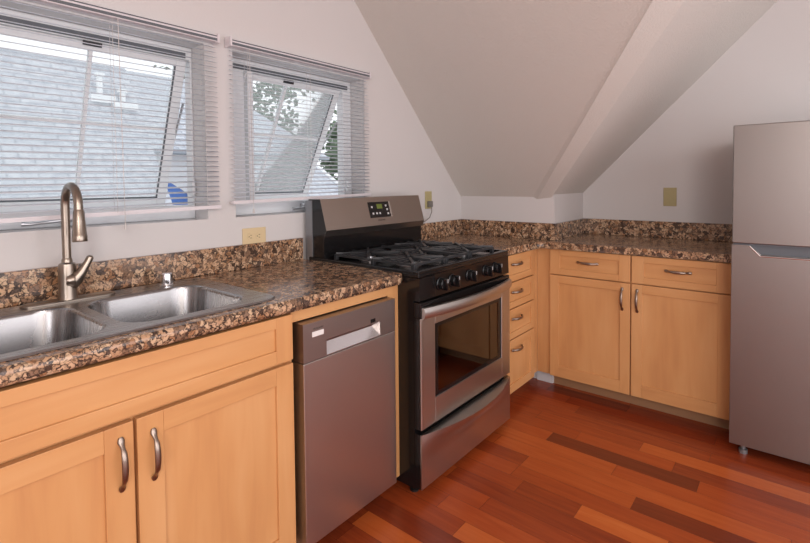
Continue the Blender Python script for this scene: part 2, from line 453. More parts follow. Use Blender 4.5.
# ------------------------------------------------------------------ windows
def window(idx, wy, theta, sash, munt, crank):
    root = thing('window_%d' % idx, (-.13, wy[0], WZ0), 'white awning window %s, sash tilted outward' % ('over the sink' if idx == 1 else 'beside the gas range'), None, kind='structure')
    bm = B(); y0, y1 = wy; xa, xb = -.158, -.105
    e = .0005
    box(bm, xa, xb, y0+e, y1-e, WZ0+e, WZ0+.058, bev=.004); box(bm, xa, xb, y0+e, y1-e, WZ1-.052, WZ1-e, bev=.004)
    box(bm, xa, xb, y0+e, sash[0]-.012, WZ0+.05, WZ1-.045, bev=.004); box(bm, xa, xb, sash[1]+.012, y1-e, WZ0+.05, WZ1-.045, bev=.004)
    if idx == 2: box(bm, xa, xb, 1.268, 1.298, WZ0+.05, WZ1-.045, bev=.003)
    link('window_frame', bm, M['white'], root)
    bm = B(); box(bm, -.1048, -.101, y0+.03, y1-.03, 1.818, 1.840); link('frame_top_band', bm, M['gasket'], root)  # dark grey band across the front of the frame top
    # plaster liner of the opening
    # sash
    hz = 1.815; L = .665 if idx == 1 else .690
    def rot(v):
        v = Vector(v); return Vector((-.122+v.x*math.cos(theta)+v.z*math.sin(theta), v.y, hz-v.x*math.sin(theta)+v.z*math.cos(theta)))
    def rbox(bm, *a, **k):
        t = B(); box(t, *a, **k)
        for v in t.verts: v.co = rot(v.co)
        merge(bm, t)
    bm = B(); s0, s1 = sash
    rbox(bm, -.015, .015, s0, s0+.04, -L, 0, bev=.003); rbox(bm, -.015, .015, s1-.04, s1, -L, 0, bev=.003)
    rbox(bm, -.015, .015, s0+.04, s1-.04, -.03, 0, bev=.003); rbox(bm, -.015, .015, s0+.04, s1-.04, -L, -L+.045, bev=.003)
    sh = link('sash', bm, M['white'], root)
    bm = B(); rbox(bm, -.010, .010, munt-.006, munt+.006, -L+.045, -.03); rbox(bm, -.009, .009, s0+.04, s1-.04, -.310, -.299)
    link('muntin', bm, M['white'], sh)
    bm = B(); rbox(bm, .0105, .0145, s1-.046, s1-.04, -L+.045, -.03); rbox(bm, .0105, .0145, s0+.04, s1-.04, -L+.045, -L+.051)
    link('gasket', bm, M['gasket'], sh)
    bm = B(); rbox(bm, -.002, .002, s0+.038, s1-.038, -L+.043, -.028)
    link('glass_pane', bm, M['glass'], sh)
    bm = B(); rbox(bm, .014, .020, munt-.03, munt+.03, -.012, .004)
    link('latch', bm, M['lock'], sh)
    # stay arm
    bm = B(); tube(bm, [(-.14, s1-.004, hz-.18), rot((0, s1+.003, -.36))], .005, 8); link('stay_arm', bm, M['alum'], root)
    bm = B(); box(bm, -.105, -.088, y1-.052 if idx == 2 else y1-.020, y1-.038 if idx == 2 else y1-.006, 1.245, 1.315, 0, .004); link('lock_lever', bm, M['white'], root)
    # crank
    bm = B(); c0, c1 = crank
    box(bm, -.106, -.070, c1-.03, c1+.03, WZ0+.018, WZ0+.042, bev=.006)
    tube(bm, [(-.08, c1, WZ0+.03), (-.045, c1-.005, WZ0+.034), (-.03, c1-.02, WZ0+.028), (-.026, c0+.02, WZ0+.02), (-.03, c0, WZ0+.022)], [.008, .008, .0065, .0055, .009], 10)
    link('crank_handle', bm, M['alum'], root, smooth=True)
    return root
w1o = window(1, W1, math.radians(21), (.275, .986), .640, (.40, .535))
w2o = window(2, W2, math.radians(27.5), (1.262, 1.858), 1.505, (1.455, 1.585))

def blind(y0, y1, zr0, zr1, label, ladders, wand_y):
    root = thing('venetian_blind', (.03, y0, zr0), label, 'blind', 'horizontal blinds over the two windows')
    bm = B(); box(bm, .006, .045, y0, y1, 1.872, 1.900, bev=.003); box(bm, .002, .05, y0-.004, y0+.004, 1.868, 1.909, bev=.001); box(bm, .002, .05, y1-.004, y1+.004, 1.868, 1.904, bev=.001)
    link('head_rail', bm, M['blind'], root)
    bm = B(); box(bm, .0455, .047, y0+.006, y1-.006, 1.876, 1.886); box(bm, .0455, .047, y0+.006, y1-.006, 1.893, 1.897); link('rail_trim', bm, M['gasket'], root)
    n = 32
    bm = B()
    for i in range(n):
        f = (i+.5)/n
        za = 1.862+(zr0+.012-1.862)*f; zb = 1.862+(zr1+.012-1.862)*f
        K_ = 5; rows = []
        for k in range(K_+1):
            t = k/K_-.5; x = .027+t*.0245; dz = .0022*(1-4*t*t)-t*.005
            rows.append([bm.verts.new((x, y0+.004, za+dz)), bm.verts.new((x, y1-.004, zb+dz))])
        for a, b in zip(rows, rows[1:]): bm.faces.new((a[0], b[0], b[1], a[1]))
    o = link('slats', bm, M['slat'], root, smooth=True)
    md_ = o.modifiers.new('thick', 'SOLIDIFY'); md_.thickness = .0006
    bm = B(); prism(bm, [(.014, y0, zr0-.008), (.041, y0, zr0-.008), (.041, y0, zr0+.006), (.014, y0, zr0+.006)], (0, y1-y0, zr1-zr0)); link('bottom_rail', bm, M['blind'], root)
    for ly in ladders:
        bm = B(); f = (ly-y0)/(y1-y0); zz = zr0+(zr1-zr0)*f
        tube(bm, [(.0405, ly, 1.872), (.0412, ly, zz)], .0008, 6); tube(bm, [(.0135, ly, 1.872), (.013, ly, zz)], .0008, 6)
        link('ladder_cord', bm, M['cord'], root)
    bm = B(); tube(bm, [(.055, wand_y, 1.87), (.056, wand_y, 1.83), (.058, wand_y+.004, zr0-.03)], .0012, 6); tube(bm, [(.058, wand_y+.004, zr0-.03), (.058, wand_y+.004, zr0-.05)], [.003, .006], 8)
    link('lift_cord', bm, M['cord'], root)
    return root
blind(.205, 1.044, 1.183, 1.198, 'white slatted blind over the left window, hanging behind the faucet', (.31, .655, .985), .668)
blind(1.100, 1.937, 1.212, 1.228, 'white slatted blind over the right window, hanging beside the range', (1.18, 1.52, 1.87), 1.180)

# ------------------------------------------------------------------ outside
def roofplane(bm, pts, mi=0):
    uvl_ = bm.loops.layers.uv.verify(); P = [Vector(p) for p in pts]
    f = bm.faces.new([bm.verts.new(p) for p in P]); f.material_index = mi
    f.normal_update(); n = f.normal; u = Vector((0, 1, 0)); u = (u-n*u.dot(n)).normalized(); v = n.cross(u)
    for l in f.loops: l[uvl_].uv = (l.vert.co.dot(u), l.vert.co.dot(v))
def house(loc, label, xr, xe, y0, y1, zr, ze, hip=0.0):
    root = thing('house', loc, label, 'house')
    xb = xr-(xe-xr)
    bm = B(); roofplane(bm, [(xe, y0, ze), (xe, y1, ze), (xr, y1-hip, zr), (xr, y0, zr)]); roofplane(bm, [(xb, y1, ze), (xb, y0, ze), (xr, y0, zr), (xr, y1-hip, zr)])
    if hip: roofplane(bm, [(xe, y1, ze), (xb, y1, ze), (xr, y1-hip, zr)])
    o = link('roof', bm, M['shingle'], root); sm = o.modifiers.new('thick', 'SOLIDIFY'); sm.thickness = .08; sm.offset = -1
    bm = B()
    if hip: box(bm, xb+.3, xe-.3, y0+.2, y1-.3, -3, ze-.02)
    else: prism(bm, [(xe-.3, y0+.15, -3), (xb+.3, y0+.15, -3), (xb+.3, y0+.15, ze), (xr, y0+.15, zr-.2), (xe-.3, y0+.15, ze)], (0, y1-y0-.3, 0))
    link('wall', bm, M['siding'], root)
    bm = B(); box(bm, xe-.02, xe+.10, y0, y1, ze-.12, ze-.01, bev=.02); link('gutter', bm, M['gutter'], root)
    return root
hA = house((-7, 1, -3), 'neighbouring house with a large grey shingle roof, right outside the left window', -7.0, -4.9, -4.0, 3.30, 3.27, .35)
for (yy, hh, kind) in ((2.78, .34, 0), (3.08, .20, 0)):
    zz = 2.62 if yy > 3 else 2.70; xx = -7+(3.27-zz)/(3.27-.35)*2.1
    bm = B(); lathe(bm, (xx, yy, zz-.05), (0, 0, 1), [(0, .045), (hh, .045), (hh, .075), (hh+.05, .075), (hh+.05, .01)], 14)
    box(bm, xx-.13, xx+.17, yy-.17, yy+.17, zz-.13, zz-.02) 
    link('vent_pipe', bm, M['white'], hA, smooth=False)
house((-11, 7, -3), 'white sided house with gutter and hipped grey roof, farther off', -11.6, -9.0, 3.6, 9.5, 4.25, 2.10, hip=2.1)
# low porch roof seen under the open right sash
rootP = thing('porch', (-7.5, 7, -3), 'low shingled porch roof outside the right window', 'porch roof')
bm = B(); roofplane(bm, [(-5.6, 4.9, .55), (-5.6, 7.9, .55), (-7.6, 7.9, 1.72), (-7.6, 4.9, 1.72)]); o = link('roof', bm, M['shingle'], rootP); o.modifiers.new('t', 'SOLIDIFY').thickness = .06
bm = B(); box(bm, -7.6, -5.8, 5.0, 7.8, -3, .5); link('wall', bm, M['siding'], rootP)
bm = B(); tube(bm, [(-5.6, 7.92, .56), (-7.6, 7.92, 1.74)], .05, 8); link('rake_board', bm, M['white'], rootP)
# blue tarp on a ridge pole
bm = B()
gx, gy = 10, 8; g = [[None]*(gy+1) for _ in range(gx+1)]
for i in range(gx+1):
    for j in range(gy+1):
        u_, v_ = i/gx, j/gy
        g[i][j] = bm.verts.new((-7.5+u_*.8, 3.55+v_*1.0, 1.60-1.1*u_-.5*v_*v_+.03*math.sin(9*u_+7*v_)))
for i in range(gx):
    for j in range(gy): bm.faces.new((g[i][j], g[i+1][j], g[i+1][j+1], g[i][j+1]))
o = link('tarp', bm, M['blue'], origin=(-8, 4.6, 0), smooth=True); tag(o, 'bright blue tarp in the gap beside the open left sash', 'tarp'); o.modifiers.new('t', 'SOLIDIFY').thickness = .02
bm = B(); box(bm, -30, -3, -20, 30, -3.2, -3); o = link('ground', bm, M['ground']); o['kind'] = 'structure'
rl = random.Random(11)
for (tx, ty, tz, tr, nl, lab) in ((-19, 12.2, 4.0, 2.5, 3600, 'leafy tree behind the hipped roof, pale against the sky'),
                              (-12.4, 14.2, 2.4, 1.3, 3200, 'dark green tree right of the roofs, seen past the open right sash')):
    tr_o = thing('tree', (tx, ty, -3), lab, 'tree')
    bm = B(); tube(bm, [(tx, ty, -3), (tx+.1, ty, 0), (tx-.1, ty+.1, tz)], [.22, .16, .06], 10); link('trunk', bm, M['bark'], tr_o)
    bm = B(); cl = [(rl.gauss(0, .5), rl.gauss(0, .5), rl.gauss(0, .6)) for _ in range(16)]
    for i in range(nl):
        c = rl.choice(cl); p = Vector((tx, ty, tz))+Vector((c[0]+rl.gauss(0, .22), c[1]+rl.gauss(0, .22), c[2]+rl.gauss(0, .22)))*tr
        a = Vector((rl.gauss(0, 1), rl.gauss(0, 1), rl.gauss(0, 1))).normalized(); b_ = a.orthogonal().normalized(); s_ = .15
        bm.faces.new([bm.verts.new(p+a*s_), bm.verts.new(p+b_*s_*.6), bm.verts.new(p-a*s_), bm.verts.new(p-b_*s_*.6)])
    link('foliage', bm, M['leaf'], tr_o)

# ------------------------------------------------------------------ countertops
ZT, TH, ZB, XC = .918, .041, 1.024, .652
SK = (.118, .560, .125, .858)   # sink cut-out x0,x1,y0,y1
def slab_outline(pts, z0, z1, flags, bev=.015, rad=None):
    """pts outline ccw, flags[i] True when edge i->i+1 is a finished (rounded) edge"""
    t = B(); lo = [t.verts.new((x, y, z0)) for x, y in pts]; hi = [t.verts.new((x, y, z1)) for x, y in pts]
    t.faces.new(lo[::-1]); t.faces.new(hi)
    n = len(pts)
    for i in range(n):
        j = (i+1) % n; t.faces.new((lo[i], lo[j], hi[j], hi[i]))
    es = []
    for i in range(n):
        if flags[i]:
            j = (i+1) % n
            for a, b in ((lo[i], lo[j]), (hi[i], hi[j])):
                e = t.edges.get((a, b)); es.append(e)
    bmesh.ops.bevel(t, geom=es, offset=bev, segments=4, affect='EDGES', profile=.5)
    return t
cl_ = thing('countertop', (.3, .7, ZT), 'long speckled brown granite countertop with the sink let into it', 'countertop')
bm = B(); YL, YR = -.03, 1.4892
k_ = .014
arc = [(XC-k_+k_*math.cos(a), YR-k_+k_*math.sin(a)) for a in [PI/2*i/5 for i in range(6)]]
pts = [(SK[1], YL), (XC, YL)]+arc+[(SK[1], YR)]
fl_ = [False, True]+[True]*5+[False, False]
merge(bm, slab_outline(pts, ZT-TH, ZT, fl_))
box(bm, .0005, SK[0], YL, YR, ZT-TH, ZT); box(bm, SK[0], SK[1], YL, SK[2], ZT-TH, ZT); box(bm, SK[0], SK[1], SK[3], YR, ZT-TH, ZT)
link('slab', bm, M['granite'], cl_, smooth=True)
bm = B(); box(bm, .0005, .021, YL, YR-.012, ZT+.0005, ZB, bev=.002); link('backsplash', bm, M['granite'], cl_)
cr_ = thing('countertop', (.6, 2.9, ZT), 'L-shaped speckled brown granite countertop in the corner beyond the range', 'countertop')
YF = 2.815
pts = [(.0005, 2.2500), (.645, 2.2500), (.645, YF-.03), (.675, YF), (1.652, YF), (1.652, Y2-.0005), (X1+.0005, Y2-.0005), (X1+.0005, Y1-.0005), (.0005, Y1-.0005)]
bm = slab_outline(pts, ZT-TH, ZT, [False, True, True, True, False, False, False, False, False])
link('slab', bm, M['granite'], cr_, smooth=True)
bm = B(); box(bm, .0005, .021, 2.262, Y1-.0005, ZT+.0005, ZB, bev=.002); box(bm, .021, X1+.0205, Y1-.0205, Y1-.0005, ZT+.0005, ZB, bev=.002)
box(bm, X1+.0005, X1+.0205, Y1-.0005, Y2-.0205, ZT+.0005, ZB, bev=.002); box(bm, X1+.0005, 1.652, Y2-.0205, Y2-.0005, ZT+.0005, ZB, bev=.002)
link('backsplash', bm, M['granite'], cr_)

# ------------------------------------------------------------------ cabinets
# u: along the run, n: outwards, w: up.  side 'L' faces +x, side 'R' faces -y
def ubox(bm, side, u0, u1, n0, n1, w0, w1, mi=0, bev=0):
    if side == 'L': box(bm, n0, n1, u0, u1, w0, w1, mi, bev)
    else: box(bm, u0, u1, -n1, -n0, w0, w1, mi, bev)
def front(side, u0, u1, w0, w1, n, st, rt, rb, horizontal=False):
    """shaker front with its face at n, 20 mm thick; slots: 0 upright grain, 1 grain along"""
    bm = B(); e = .0015; n0 = n-.020
    ubox(bm, side, u0, u0+st, n0, n, w0, w1, 0, e); ubox(bm, side, u1-st, u1, n0, n, w0, w1, 0, e)
    ubox(bm, side, u0+st, u1-st, n0, n, w1-rt, w1, 1, e); ubox(bm, side, u0+st, u1-st, n0, n, w0, w0+rb, 1, e)
    ubox(bm, side, u0+st-.002, u1-st+.002, n0+.002, n-.009, w0+rb-.002, w1-rt+.002, 1 if horizontal else 0)
    return bm
def mats(side): return [M['wz'], M['wy'] if side == 'L' else M['wx']]
def pull(side, u, w, n, vertical, parent, half=.066):
    """arched pewter pull with flattened oval ends"""
    def P(a, h):
        uu, ww = (u, w+a) if vertical else (u+a, w)
        return (n+h, uu, ww) if side == 'L' else (uu, -(n+h), ww)
    prof = [(-1, .002, .0045), (-.93, .003, .0075), (-.84, .004, .0085), (-.74, .009, .006), (-.64, .016, .005), (-.5, .022, .0068), (-.25, .0255, .0075), (0, .0265, .0078),
            (.25, .0255, .0075), (.5, .022, .0068), (.64, .016, .005), (.74, .009, .006), (.84, .004, .0085), (.93, .003, .0075), (1, .002, .0045)]
    bm = B(); outv = (1, 0, 0) if side == 'L' else (0, -1, 0)
    tube(bm, [P(a*half, h) for a, h, r in prof], [r for a, h, r in prof], 12, up=outv, flat=.6)
    return link('handle', bm, M['pewter'], parent, smooth=True)

def carcass(side, u0, u1, nb, nf, parent, toe=.06, w0=.078, top=.877, hollow=False):
    """box body with an open-looking face frame; nb back, nf face-frame plane"""
    bm = B()
    if hollow:
        ubox(bm, side, u0, u1, nb, nf-.018, w0, w0+.018); ubox(bm, side, u0, u1, nb, nb+.01, w0+.018, top)
        ubox(bm, side, u0, u0+.018, nb+.01, nf-.018, w0+.018, top); ubox(bm, side, u1-.018, u1, nb+.01, nf-.018, w0+.018, top)
    else: ubox(bm, side, u0, u1, nb, nf-.018, w0, top, 0)
    link('body', bm, [M['wz']], parent)
    bm = B(); t = .018
    ubox(bm, side, u0, u0+.03, nf-.018, nf, w0, top, 0); ubox(bm, side, u1-.03, u1, nf-.018, nf, w0, top, 0)
    ubox(bm, side, u0+.03, u1-.03, nf-.018, nf, top-.03, top, 1); ubox(bm, side, u0+.03, u1-.03, nf-.018, nf, w0, w0+.03, 1)
    ubox(bm, side, u0+.03, u1-.03, nf-.018, nf-.002, w0+.03, top-.03, 0)
    link('face_frame', bm, mats(side), parent)
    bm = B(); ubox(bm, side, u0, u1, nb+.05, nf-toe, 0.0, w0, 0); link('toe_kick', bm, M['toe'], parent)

NF, ND = .6195, .640
# sink base: a false drawer front over two doors
c = thing('sink_cabinet', (.3, .46, 0), 'light maple double-door cabinet under the sink', 'cabinet')
carcass('L', -.02, .952, .03, NF, c, top=.866, hollow=True)
bm = front('L', -.012, .9435, .7215, .868, ND, .062, .034, .042, True); link('false_front', bm, mats('L'), c)
for (u0, u1, hu, hw) in ((-.012, .4645, .435, .614), (.4725, .9435, .510, .606)):
    bm = front('L', u0, u1, .085, .710, ND, .064, .056, .075); dr = link('door', bm, mats('L'), c)
    pull('L', hu, hw, ND, True, dr, .067)
# filler framing the dishwasher
bm = B(); box(bm, .595, NF, .9525, 1.4265, .834, .866, 1); box(bm, .05, NF, 1.4265, 1.4885, .062, .8768, 0); box(bm, .595, NF, .9525, 1.4265, .866, .8768, 1)
o = link('filler_panel', bm, mats('L'), origin=(0, 1.44, 0)); tag(o, 'maple rail and end panel framing the dishwasher, left of the range', 'cabinet panel')
# the floor meets the panel through a plinth
# drawer bank
c = thing('drawer_cabinet', (.3, 2.55, 0), 'narrow maple cabinet of four drawers right of the range', 'cabinet')
carcass('L', 2.258, 2.852, .03, NF, c, toe=.06)
for (w0, w1, hw) in ((.7195, .872, .817), (.5665, .7125, .657), (.390, .5595, .503), (.0765, .383, .322)):
    bm = front('L', 2.262, 2.760, w0, w1, ND, .045, .036, .036, True) if w0 > .1 else front('L', 2.262, 2.760, w0, w1, ND, .050, .048, .048)
    dr = link('drawer', bm, mats('L'), c); pull('L', 2.522, hw, ND, False, dr, .064)
# two base cabinets on the right run
NR, NRD = -2.8525, -2.8325
for (u0, u1, d0, d1, hu, du, lab) in ((.6205, 1.1805, .709, 1.1765, 1.135, .940, 'maple base cabinet in the corner, its door pull at the right edge'),
                                  (1.181, 1.652, 1.184, 1.648, 1.214, 1.414, 'maple base cabinet next to the refrigerator, its door pull at the left edge')):
    c = thing('base_cabinet', ((u0+u1)/2, 3.1, 0), lab, 'cabinet', 'maple cabinets along the back wall')
    bm = B()
    if u0 < .7: box(bm, .71, u1, 2.8705, 3.42, .0785, .877); box(bm, u0, .71, 2.8705, 2.9, .0785, .877)
    else: box(bm, u0, u1, 2.8705, 3.42, .0785, .877)
    link('body', bm, [M['wz']], c)
    bm = B(); ubox(bm, 'R', u0, d0+.03, NR-.018, NR, .0785, .877, 0); ubox(bm, 'R', u1-.03, u1, NR-.018, NR, .0785, .877, 0)
    ubox(bm, 'R', d0+.03, u1-.03, NR-.018, NR, .847, .877, 1); ubox(bm, 'R', d0+.03, u1-.03, NR-.018, NR, .0785, .11, 1); ubox(bm, 'R', d0+.03, u1-.03, NR-.018, NR-.002, .11, .847, 0)
    link('face_frame', bm, mats('R'), c)
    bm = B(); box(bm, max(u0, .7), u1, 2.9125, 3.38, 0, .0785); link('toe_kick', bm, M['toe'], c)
    bm = front('R', d0, d1, .7195, .872, NRD, .062, .036, .036, True); dr = link('drawer', bm, mats('R'), c); pull('R', du, .805, NRD, False, dr, .064)
    bm = front('R', d0, d1, .0805, .7125, NRD, .054, .048, .070); dr = link('door', bm, mats('R'), c); pull('R', hu, .622, NRD, True, dr, .066)

# ------------------------------------------------------------------ sink
def rrect(x0, x1, y0, y1, r, n=8):
    out = []
    for (cx_, cy_, a0) in ((x1-r, y1-r, 0), (x0+r, y1-r, 90), (x0+r, y0+r, 180), (x1-r, y0+r, 270)):
        for i in range(n+1):
            a = math.radians(a0+90*i/n); out.append((cx_+r*math.cos(a), cy_+r*math.sin(a)))
    return out
sk = thing('kitchen_sink', (.33, .5, ZT), 'double-bowl stainless steel sink set in the granite under the left window', 'sink')
bm = B(); zr = ZT+.005
outer = rrect(.058, .600, .088, .925, .05); bowls = [rrect(.165, .560, .135, .462, .085), rrect(.165, .560, .492, .856, .085)]
loops = []
for pts in [outer]+bowls:
    vv = [bm.verts.new((x, y, zr)) for x, y in pts]; loops.append(vv)
es = []
for vv in loops:
    for i in range(len(vv)): es.append(bm.edges.new((vv[i], vv[(i+1) % len(vv)])))
bmesh.ops.triangle_fill(bm, edges=es, use_beauty=True, use_dissolve=False)
# outer lip: slopes down to the stone
oc = Vector((.329, .5065, 0))
def ring(pts, z, off=0.0, cen=None):
    out = []
    for x, y in pts:
        d = Vector((x-cen[0], y-cen[1])); s = Vector((1 if d.x > 0 else -1, 1 if d.y > 0 else -1)) 
        out.append((x, y))
    return [bm.verts.new((x, y, z)) for x, y in out]
lo = [bm.verts.new((x, y, ZT+.0005)) for x, y in rrect(.054, .604, .084, .929, .053)]
for i in range(len(lo)):
    j = (i+1) % len(lo); bm.faces.new((loops[0][i], loops[0][j], lo[j], lo[i]))
link_rim = bm
rim = link('rim', bm, M['sinksteel'], sk, smooth=True)
for (x0, x1, y0, y1) in ((.165, .560, .135, .462), (.165, .560, .492, .856)):
    bm = B(); prev = None
    prof = [(0, zr), (.004, zr-.003), (.007, zr-.012), (.012, zr-.15), (.02, zr-.175), (.045, zr-.19), (.09, zr-.193)]
    for ins, z in prof:
        r = max(.085-ins*.6, .03)
        vv = [bm.verts.new((x, y, z)) for x, y in rrect(x0+ins, x1-ins, y0+ins, y1-ins, r)]
        if prev:
            for i in range(len(vv)):
                j = (i+1) % len(vv); bm.faces.new((prev[i], prev[j], vv[j], vv[i]))
        prev = vv
    bm.faces.new(prev)
    o = link('bowl', bm, M['sinksteel'], sk, smooth=True)
    bm = B(); xm, ym = (x0+x1)/2-.03, (y0+y1)/2
    lathe(bm, (xm, ym, zr-.1925), (0, 0, 1), [(0, .045), (.003, .044), (.003, .03), (.001, .028)], 24); link('drain', bm, M['chrome'], sk, smooth=True)

# faucet
fc = thing('faucet', (.10, .484, zr+.0005), 'brushed nickel gooseneck pull-down faucet behind the sink', 'faucet')
bm = B(); fz = zr+.0005
pts = rrect(.068, .128, .362, .618, .029); a = [bm.verts.new((x, y, fz)) for x, y in pts]; b = [bm.verts.new((x, y, fz+.004)) for x, y in pts]
c2 = [bm.verts.new((.098+(x-.098)*.9, .49+(y-.49)*.975, fz+.006)) for x, y in pts]
bm.faces.new(a[::-1]); bm.faces.new(c2)
for q, w in ((a, b), (b, c2)):
    for i in range(len(q)): j = (i+1) % len(q); bm.faces.new((q[i], q[j], w[j], w[i]))
link('deck_plate', bm, M['nickel'], fc, smooth=True)
bm = B(); lathe(bm, (.10, .484, fz+.006), (0, 0, 1), [(0, .0265), (.004, .0255), (.075, .0245), (.100, .0245), (.112, .0225), (.117, .0150), (.126, .0145), (.130, .0125)], 28); link('body', bm, M['nickel'], fc, smooth=True)
pth = [(.10, .484, z) for z in (1.045, 1.12, 1.19)]
r_ = .062; zc = 1.226
pth += [(.10+(r_-r_*math.cos(t)), .484, zc+r_*math.sin(t)) for t in [PI*i/18*.97 for i in range(19)]]
pth += [(pth[-1][0]+.001, .484, 1.212)]
bm = B(); tube(bm, pth, .0122, 18); link('spout', bm, M['nickel'], fc, smooth=True)
e0 = Vector(pth[-1]); L_ = e0.z-1.120
bm = B(); lathe(bm, e0, (.10, -.02, -1), [(-.004, .0128), (.002, .0146), (.03, .0160), (L_*.78, .0192), (L_*.8, .0198), (L_*.97, .0202), (L_, .019), (L_, .014)], 24); link('spray_head', bm, M['nickel'], fc, smooth=True)
bm = B(); lathe(bm, (.110, .484, fz+.066), (.55, .80, .05), [(0, .021), (.012, .0215), (.022, .019), (.028, .011)], 22)
tube(bm, [(.112, .490, fz+.052), (.117, .502, fz+.068), (.121, .517, fz+.090), (.123, .531, fz+.114), (.124, .541, fz+.134), (.1245, .543, fz+.139)], [.020, .021, .0155, .0115, .0105, .006], 14)
link('lever', bm, M['nickel'], fc, smooth=True)
bm = B(); lathe(bm, (.10, .790, zr+.0005), (0, 0, 1), [(0, .026), (.003, .025), (.004, .0225), (.034, .0215), (.040, .0205), (.043, .016)], 24)
o = link('air_gap', bm, M['chrome'], smooth=True, origin=(.10, .79, zr)); tag(o, 'small shiny chrome air gap cap at the back of the sink', 'air gap')

# ------------------------------------------------------------------ dishwasher
dw = thing('dishwasher', (.35, 1.196, 0), 'narrow stainless dishwasher with pocket handle between sink cabinet and range', 'dishwasher')
a0, a1 = .9695, 1.4235
bm = B(); box(bm, .08, .598, a0+.004, a1-.006, .03, .822); link('tub_body', bm, M['blackmat'], dw)
bm = B(); box(bm, .598, .6595, a0, a1, .0805, .6985, bev=.002); link('door', bm, M['steel'], dw)
bm = B()   # control strip with a real pocket
za, zb = .7005, .829; py0, py1, pz0, pz1 = 1.068, 1.335, .704, .757
box(bm, .598, .6595, a0, py0, za, zb); box(bm, .598, .6595, py1, a1, za, zb); box(bm, .598, .6595, py0, py1, pz1, zb); box(bm, .598, .6595, py0, py1, za, pz0); box(bm, .598, .630, py0, py1, pz0, pz1)
st = link('control_strip', bm, M['steel_dark'], dw)
bm = B(); prism(bm, [(.6302, py0, pz0), (.6302, py0, pz1), (.6595, py0, pz0+.0005), (.6595, py0, pz0)], (0, py1-py0, 0)); link('pocket_handle', bm, M['chrome'], st)
bm = B(); box(bm, .6596, .6601, 1.006, 1.056, .780, .797); link('energy_label', bm, M['lab'], st)
bm = B(); box(bm, .6596, .6601, 1.284, 1.310, .762, .776); link('display', bm, M['black'], st)
text('brand_text', 'FRIGIDAIRE', .009, (.6598, 1.033, .806), (PI/2, 0, PI/2), M['ink'], st)
bm = B(); box(bm, .15, .56, a0+.03, a1-.03, .0, .03); link('base', bm, M['blackmat'], dw)

# ------------------------------------------------------------------ gas range
R0, R1 = 1.4905, 2.2475
rg = thing('gas_range', (.37, 1.87, 0), 'stainless and black gas range with five knobs, in the middle of the counter run', 'range')
bm = B()
box(bm, .04, .118, R0, R1, .035, .905, 0); box(bm, .118, .70, R0, R0+.045, .035, .905, 0, .001); box(bm, .118, .70, R1-.045, R1, .035, .905, 0)
box(bm, .118, .70, R0+.045, R1-.045, .035, .28, 0); box(bm, .118, .70, R0+.045, R1-.045, .76, .905, 0)
for k in (.16, .40, .56): box(bm, k, k+.018, R0-.0010, R0+.001, .06, .88, 0, .0015)
link('body', bm, M['black'], rg)
bm = B(); e = .046
for (p0, p1) in (((.119, .1195, R0+e, R1-e, .281, .759), 0), ((.119, .699, R0+e, R0+e+.002, .281, .759), 0), ((.119, .699, R1-e-.002, R1-e, .281, .759), 0), ((.119, .699, R0+e, R1-e, .281, .283), 0)): box(bm, *p0)
link('oven_cavity', bm, M['oven_in'], rg)
for rz in (.42, .56):
    bm = B()
    tube(bm, [(.15, R0+.06, rz), (.66, R0+.06, rz)], .003, 6); tube(bm, [(.15, R1-.06, rz), (.66, R1-.06, rz)], .003, 6)
    for i in range(16): x = .16+i*.033; tube(bm, [(x, R0+.055, rz), (x, R1-.055, rz)], .0022, 6)
    link('oven_rack', bm, M['alum'], rg)
# oven door with window
od = None
bm = B(); gy0, gy1, gz0, gz1 = 1.588, 2.160, .392, .703; xd0, xd1 = .7305, .7370
box(bm, xd0, xd1, R0, gy0, .287, .742, 0, .003); box(bm, xd0, xd1, gy1, R1, .287, .742, 0, .003); box(bm, xd0, xd1, gy0, gy1, gz1, .742, 0, .001); box(bm, xd0, xd1, gy0, gy1, .287, gz0, 0, .001)
od = link('oven_door', bm, M['steel'], rg)
bm = B(); box(bm, .7015, .7303, R0, gy0, .287, .742); box(bm, .7015, .7303, gy1, R1, .287, .742); box(bm, .7015, .7303, gy0, gy1, gz1, .742); box(bm, .7015, .7303, gy0, gy1, .287, gz0)
link('door_core', bm, M['black'], od)
bm = B(); box(bm, .7015, xd1-.002, R0, R1, .7425, .805, 0, .004); link('door_top_band', bm, M['black'], od)
bm = B(); box(bm, .7265, .7302, gy0, gy1, gz0, gz1)
link('door_glass', bm, M['ovenglass'], od)
bm = B(); w_ = .028
for (p) in ((gy0, gy0+w_, gz0, gz1), (gy1-w_, gy1, gz0, gz1), (gy0+w_, gy1-w_, gz0, gz0+.018), (gy0+w_, gy1-w_, gz1-.018, gz1)): box(bm, .7303, .7310, *p)
link('glass_border', bm, M['black'], od)
def bow(bm, y0, y1, zc, h, x0, th, bulge, n=20):
    rings = []
    for i in range(n+1):
        t = i/n; y = y0+(y1-y0)*t; b_ = bulge*(1-(2*t-1)**2); hh = h/2
        prof = [(0, -hh), (th*.7, -hh*.92), (th, -hh*.5), (th, hh*.5), (th*.7, hh*.92), (0, hh)]
        rings.append([bm.verts.new((x0+b_+px, y, zc+pz)) for px, pz in prof])
    k = len(rings[0])
    for a, b in zip(rings, rings[1:]):
        for i in range(k): bm.faces.new((a[i], a[(i+1) % k], b[(i+1) % k], b[i]))
    bm.faces.new(rings[0][::-1]); bm.faces.new(rings[-1]); bmesh.ops.recalc_face_normals(bm, faces=bm.faces)
bm = B(); bow(bm, R0+.008, R1-.008, .764, .046, xd1-.001, .016, .040)
box(bm, xd1-.003, xd1+.012, R0+.010, R0+.032, .745, .783, 0, .003); box(bm, xd1-.003, xd1+.012, R1-.032, R1-.010, .745, .783, 0, .003)
